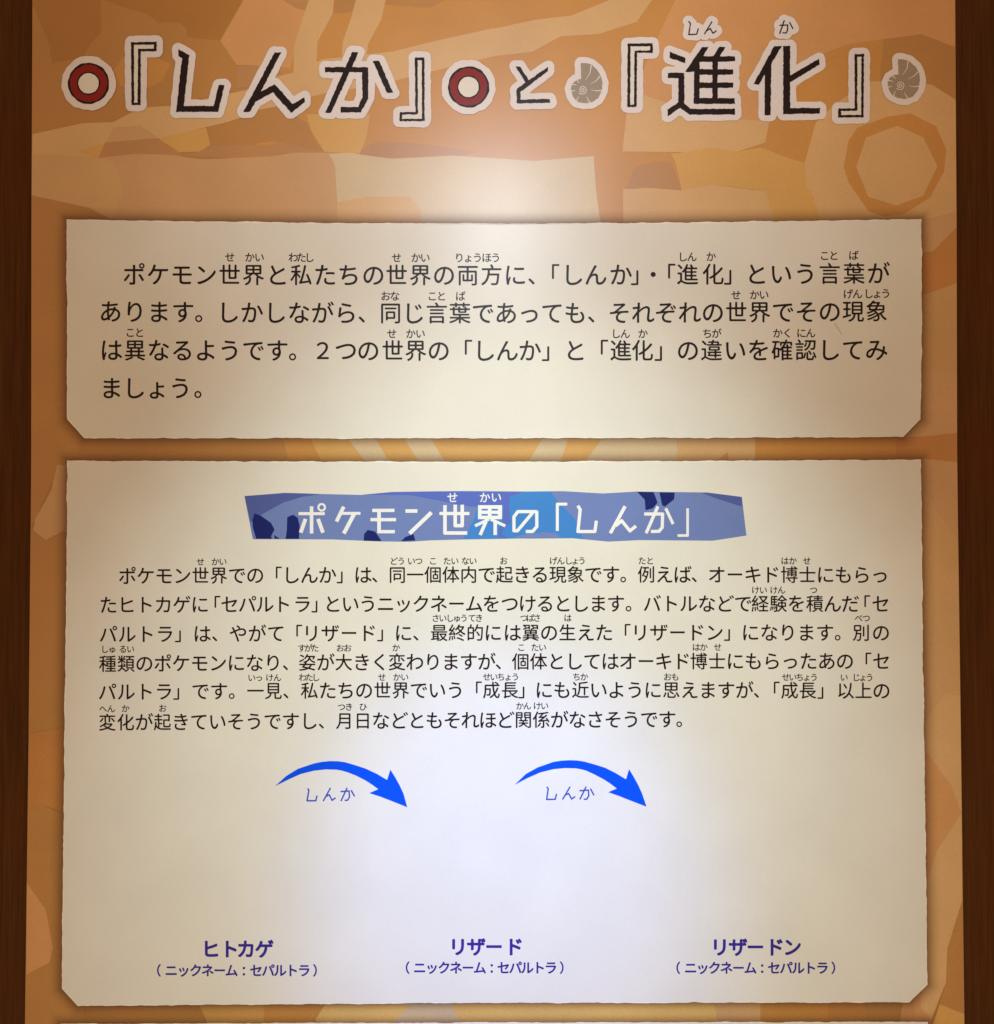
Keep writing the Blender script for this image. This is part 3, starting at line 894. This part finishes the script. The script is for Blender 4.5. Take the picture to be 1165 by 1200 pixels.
bracket(tA((545, 113), (720, 110), (718, 175), (612, 175), (610, 542), (548, 543)), tA((565, 132), (700, 128), (700, 158), (593, 158), (590, 525), (567, 525)), 'first opening bracket sticker', 101)
bracket(tC((210, 217), (276, 217), (278, 652), (106, 652), (108, 590), (215, 590)), tC((230, 236), (258, 236), (259, 635), (124, 635), (124, 607), (232, 606)), 'first closing bracket sticker', 102)
bracket(tD((848, 122), (1020, 120), (1020, 185), (912, 185), (910, 555), (846, 555)), tD((868, 142), (1002, 140), (1002, 168), (895, 170), (892, 540), (866, 540)), 'second opening bracket sticker', 103)
bracket(tF((667, 270), (722, 270), (720, 645), (570, 647), (570, 592), (667, 592)), tF((683, 286), (707, 286), (706, 630), (587, 632), (587, 608), (683, 606)), 'second closing bracket sticker', 104)

P = [tA((868, 160), (943, 203), (905, 548), (1108, 548), (1143, 405), (1183, 405), (1140, 588), (852, 588), (893, 222), (870, 205))]
letter(sticker(P), P, seed=1)
P = [tB((360, 183), (403, 183), (268, 448), (362, 398), (482, 535), (565, 488), (565, 525), (472, 595), (350, 455), (230, 518), (190, 588), (146, 588))]
letter(sticker(P), P, seed=2)
P = [tB((705, 283), (1000, 283), (1000, 495), (948, 592), (812, 592), (812, 555), (930, 555), (960, 487), (958, 318), (705, 318)),
     tB((890, 180), (935, 180), (745, 595), (705, 595)), tB((1030, 240), (1075, 240), (1169, 458), (1127, 458))]
letter(sticker(P), P, seed=3)
P = [tD((82, 278), (112, 278), (185, 388), (160, 405)), tD((305, 280), (305, 310), (118, 452), (118, 505), (320, 500), (320, 527), (90, 530), (90, 432))]
letter(sticker(P), P, seed=4)

P = [tE((380, 295), (485, 335), (483, 372), (375, 335)),
     tE((365, 438), (478, 438), (478, 645), (520, 685), (825, 683), (825, 722), (510, 725), (452, 678), (440, 682), (365, 735), (362, 690), (437, 640), (437, 475), (365, 475)),
     tE((598, 262), (642, 262), (580, 368), (543, 432), (483, 432)), tE((575, 325), (825, 325), (823, 360), (560, 365)),
     tE((715, 262), (760, 262), (705, 350), (660, 350)), tE((543, 400), (582, 360), (582, 650), (543, 650)), tE((670, 345), (706, 345), (706, 630), (670, 630)),
     tE((570, 413), (810, 415), (810, 450), (570, 452)), tE((570, 505), (812, 505), (810, 540), (570, 542)), tE((543, 610), (822, 612), (822, 650), (543, 650))]
R = [(tE((507, 86), (520, 102), (508, 177), (562, 175), (574, 135)), 1.5), (tE((667, 88), (614, 176)), 1.5), (tE((628, 152), (655, 136), (674, 168), (698, 150)), 1.5)]
s = sticker(P, label='sticker under the first large kanji with its small reading')
sr = sticker([], R, off=6.2)
letter(s, P, seed=5)
letter(sr, [], polylines=R, rough=.1, name='title_reading')
P = [tF((190, 222), (235, 222), (98, 450), (65, 450)), tF((133, 380), (173, 320), (168, 632), (133, 632)),
     tF((243, 222), (284, 222), (285, 590), (462, 590), (460, 622), (243, 627)), tF((455, 298), (458, 332), (280, 440), (280, 398))]
R = [(tF((220, 99), (270, 97), (268, 130), (260, 145), (238, 143)), 1.5), (tF((250, 68), (222, 149)), 1.5), (tF((280, 80), (301, 120)), 1.5)]
s = sticker(P, label='sticker under the last large kanji with its small reading')
sr = sticker([], R, off=6.2)
letter(s, P, seed=6)
letter(sr, [], polylines=R, rough=.1, name='title_reading')

# round red and cream badges
def circ(cx, cy, r, n=48, wob=0, seed=0):
    rs = random.Random(seed); ph = [rs.uniform(0, 6.28) for _ in range(4)]
    return [(cx + (r + wob * (math.sin(5 * a + ph[0]) + .7 * math.sin(11 * a + ph[1]) + .6 * math.sin(17 * a + ph[2]))) * math.cos(a),
             cy + (r + wob * (math.sin(5 * a + ph[0]) + .7 * math.sin(11 * a + ph[1]) + .6 * math.sin(17 * a + ph[2]))) * math.sin(a)) for a in [2 * math.pi * i / n for i in range(n)]]
for k, (cx, cy) in enumerate(((103.8, 97.6), (549.2, 101.8))):
    s = sticker([], discs=[(cx, cy, 24.4)], label=['round sticker with a red and cream badge at the left end of the title', 'round sticker with a red and cream badge in the middle of the title'][k], rough=.9)
    flat_print('badge_outline', [circ(cx, cy, 24.2, 90, .25, k)], M['ink'], SD + .00012, s)
    flat_print('badge_red_disc', [circ(cx, cy, 21.8, 90, .3, k + 9)], M['red'], SD + .00016, s)
    flat_print('badge_inner_outline', [circ(cx, cy, 13.6, 60, .15, k + 3)], M['ink'], SD + .00020, s)
    flat_print('badge_centre', [circ(cx, cy, 11.9, 60, .12, k + 5)], M['sticker_in'], SD + .00024, s)

# ammonites
def ammonite(T, sc_, out, ctr, ribs, label):
    s = sticker([T(*out)], off=7.0, label=label)
    cx, cy = T(ctr)[0]
    sp = []
    for i in range(60):
        a = i / 59 * 2.05 * 2 * math.pi
        r = .5 + 5.0 * (i / 59) ** 1.1
        sp.append((cx + r * math.cos(a * 1 + 2.2), cy + r * math.sin(a + 2.2)))
    flat_print('fossil_shell', union_loops([T(*out)], (), 0, .25, cell=3, seed=8, h=.4), M['shell'], SD + .00012, s)
    strokes = [(sp, .9)]
    flat_print('fossil_spiral', union_loops([], (), 0, 0, h=.25, polylines=strokes), M['sticker_in'], SD + .00018, s)
    rb = []
    for r_ in ribs:          # tapering ribs, widest at the rim
        p = T(*r_); w = [1.3, .9, .35]
        L_, R_ = [], []
        for i, (x, y) in enumerate(p):
            a = p[max(0, i - 1)]; b = p[min(len(p) - 1, i + 1)]
            tx, ty = b[0] - a[0], b[1] - a[1]; l = math.hypot(tx, ty)
            ww = w[min(i, 2)] / 2
            L_.append((x - ty / l * ww, y + tx / l * ww)); R_.append((x + ty / l * ww, y - tx / l * ww))
        rb.append(L_ + R_[::-1])
    flat_print('fossil_ribs', rb, M['sticker_in'], SD + .00020, s)
ammonite(tD, 5.825, [(528, 255), (570, 255), (600, 265), (640, 300), (665, 345), (677, 390), (672, 445), (645, 497), (600, 525), (550, 530), (500, 518), (472, 480), (460, 430), (470, 395), (500, 370), (530, 362)],
         (540, 437), [[(600, 268), (592, 320), (562, 372)], [(660, 345), (635, 375), (595, 398)], [(672, 442), (635, 445), (598, 438)], [(592, 525), (578, 508), (568, 480)],
                      [(500, 517), (505, 498), (515, 480)], [(464, 447), (480, 444), (493, 445)], [(470, 402), (487, 402), (500, 408)], [(503, 372), (510, 382), (518, 392)]],
         'spiral fossil sticker in the middle of the title')
ammonite(tF, 5.065, [(923, 300), (955, 300), (990, 312), (1030, 345), (1050, 385), (1055, 425), (1045, 480), (1015, 520), (975, 537), (930, 533), (890, 515), (868, 480), (862, 440), (875, 410), (900, 393), (927, 390)],
         (937, 455), [[(985, 312), (978, 355), (950, 398)], [(1043, 375), (1020, 400), (982, 420)], [(1053, 460), (1020, 464), (988, 458)], [(985, 535), (970, 515), (962, 495)],
                      [(900, 520), (902, 502), (912, 488)], [(865, 467), (878, 463), (890, 462)], [(868, 428), (885, 428), (897, 434)], [(893, 398), (902, 408), (912, 418)]],
         'spiral fossil sticker at the right end of the title')

# faint scuff on the upper card between its second and third line
SC = cr(740, 240, 3.236, [(768, 446), (776, 452), (788, 470), (800, 490), (797, 492), (784, 474), (772, 456)])
flat_print('scuff_mark', [SC], print_mat('scuff', (.62, .56, .46, 1)), TD, CARDS['card1'])
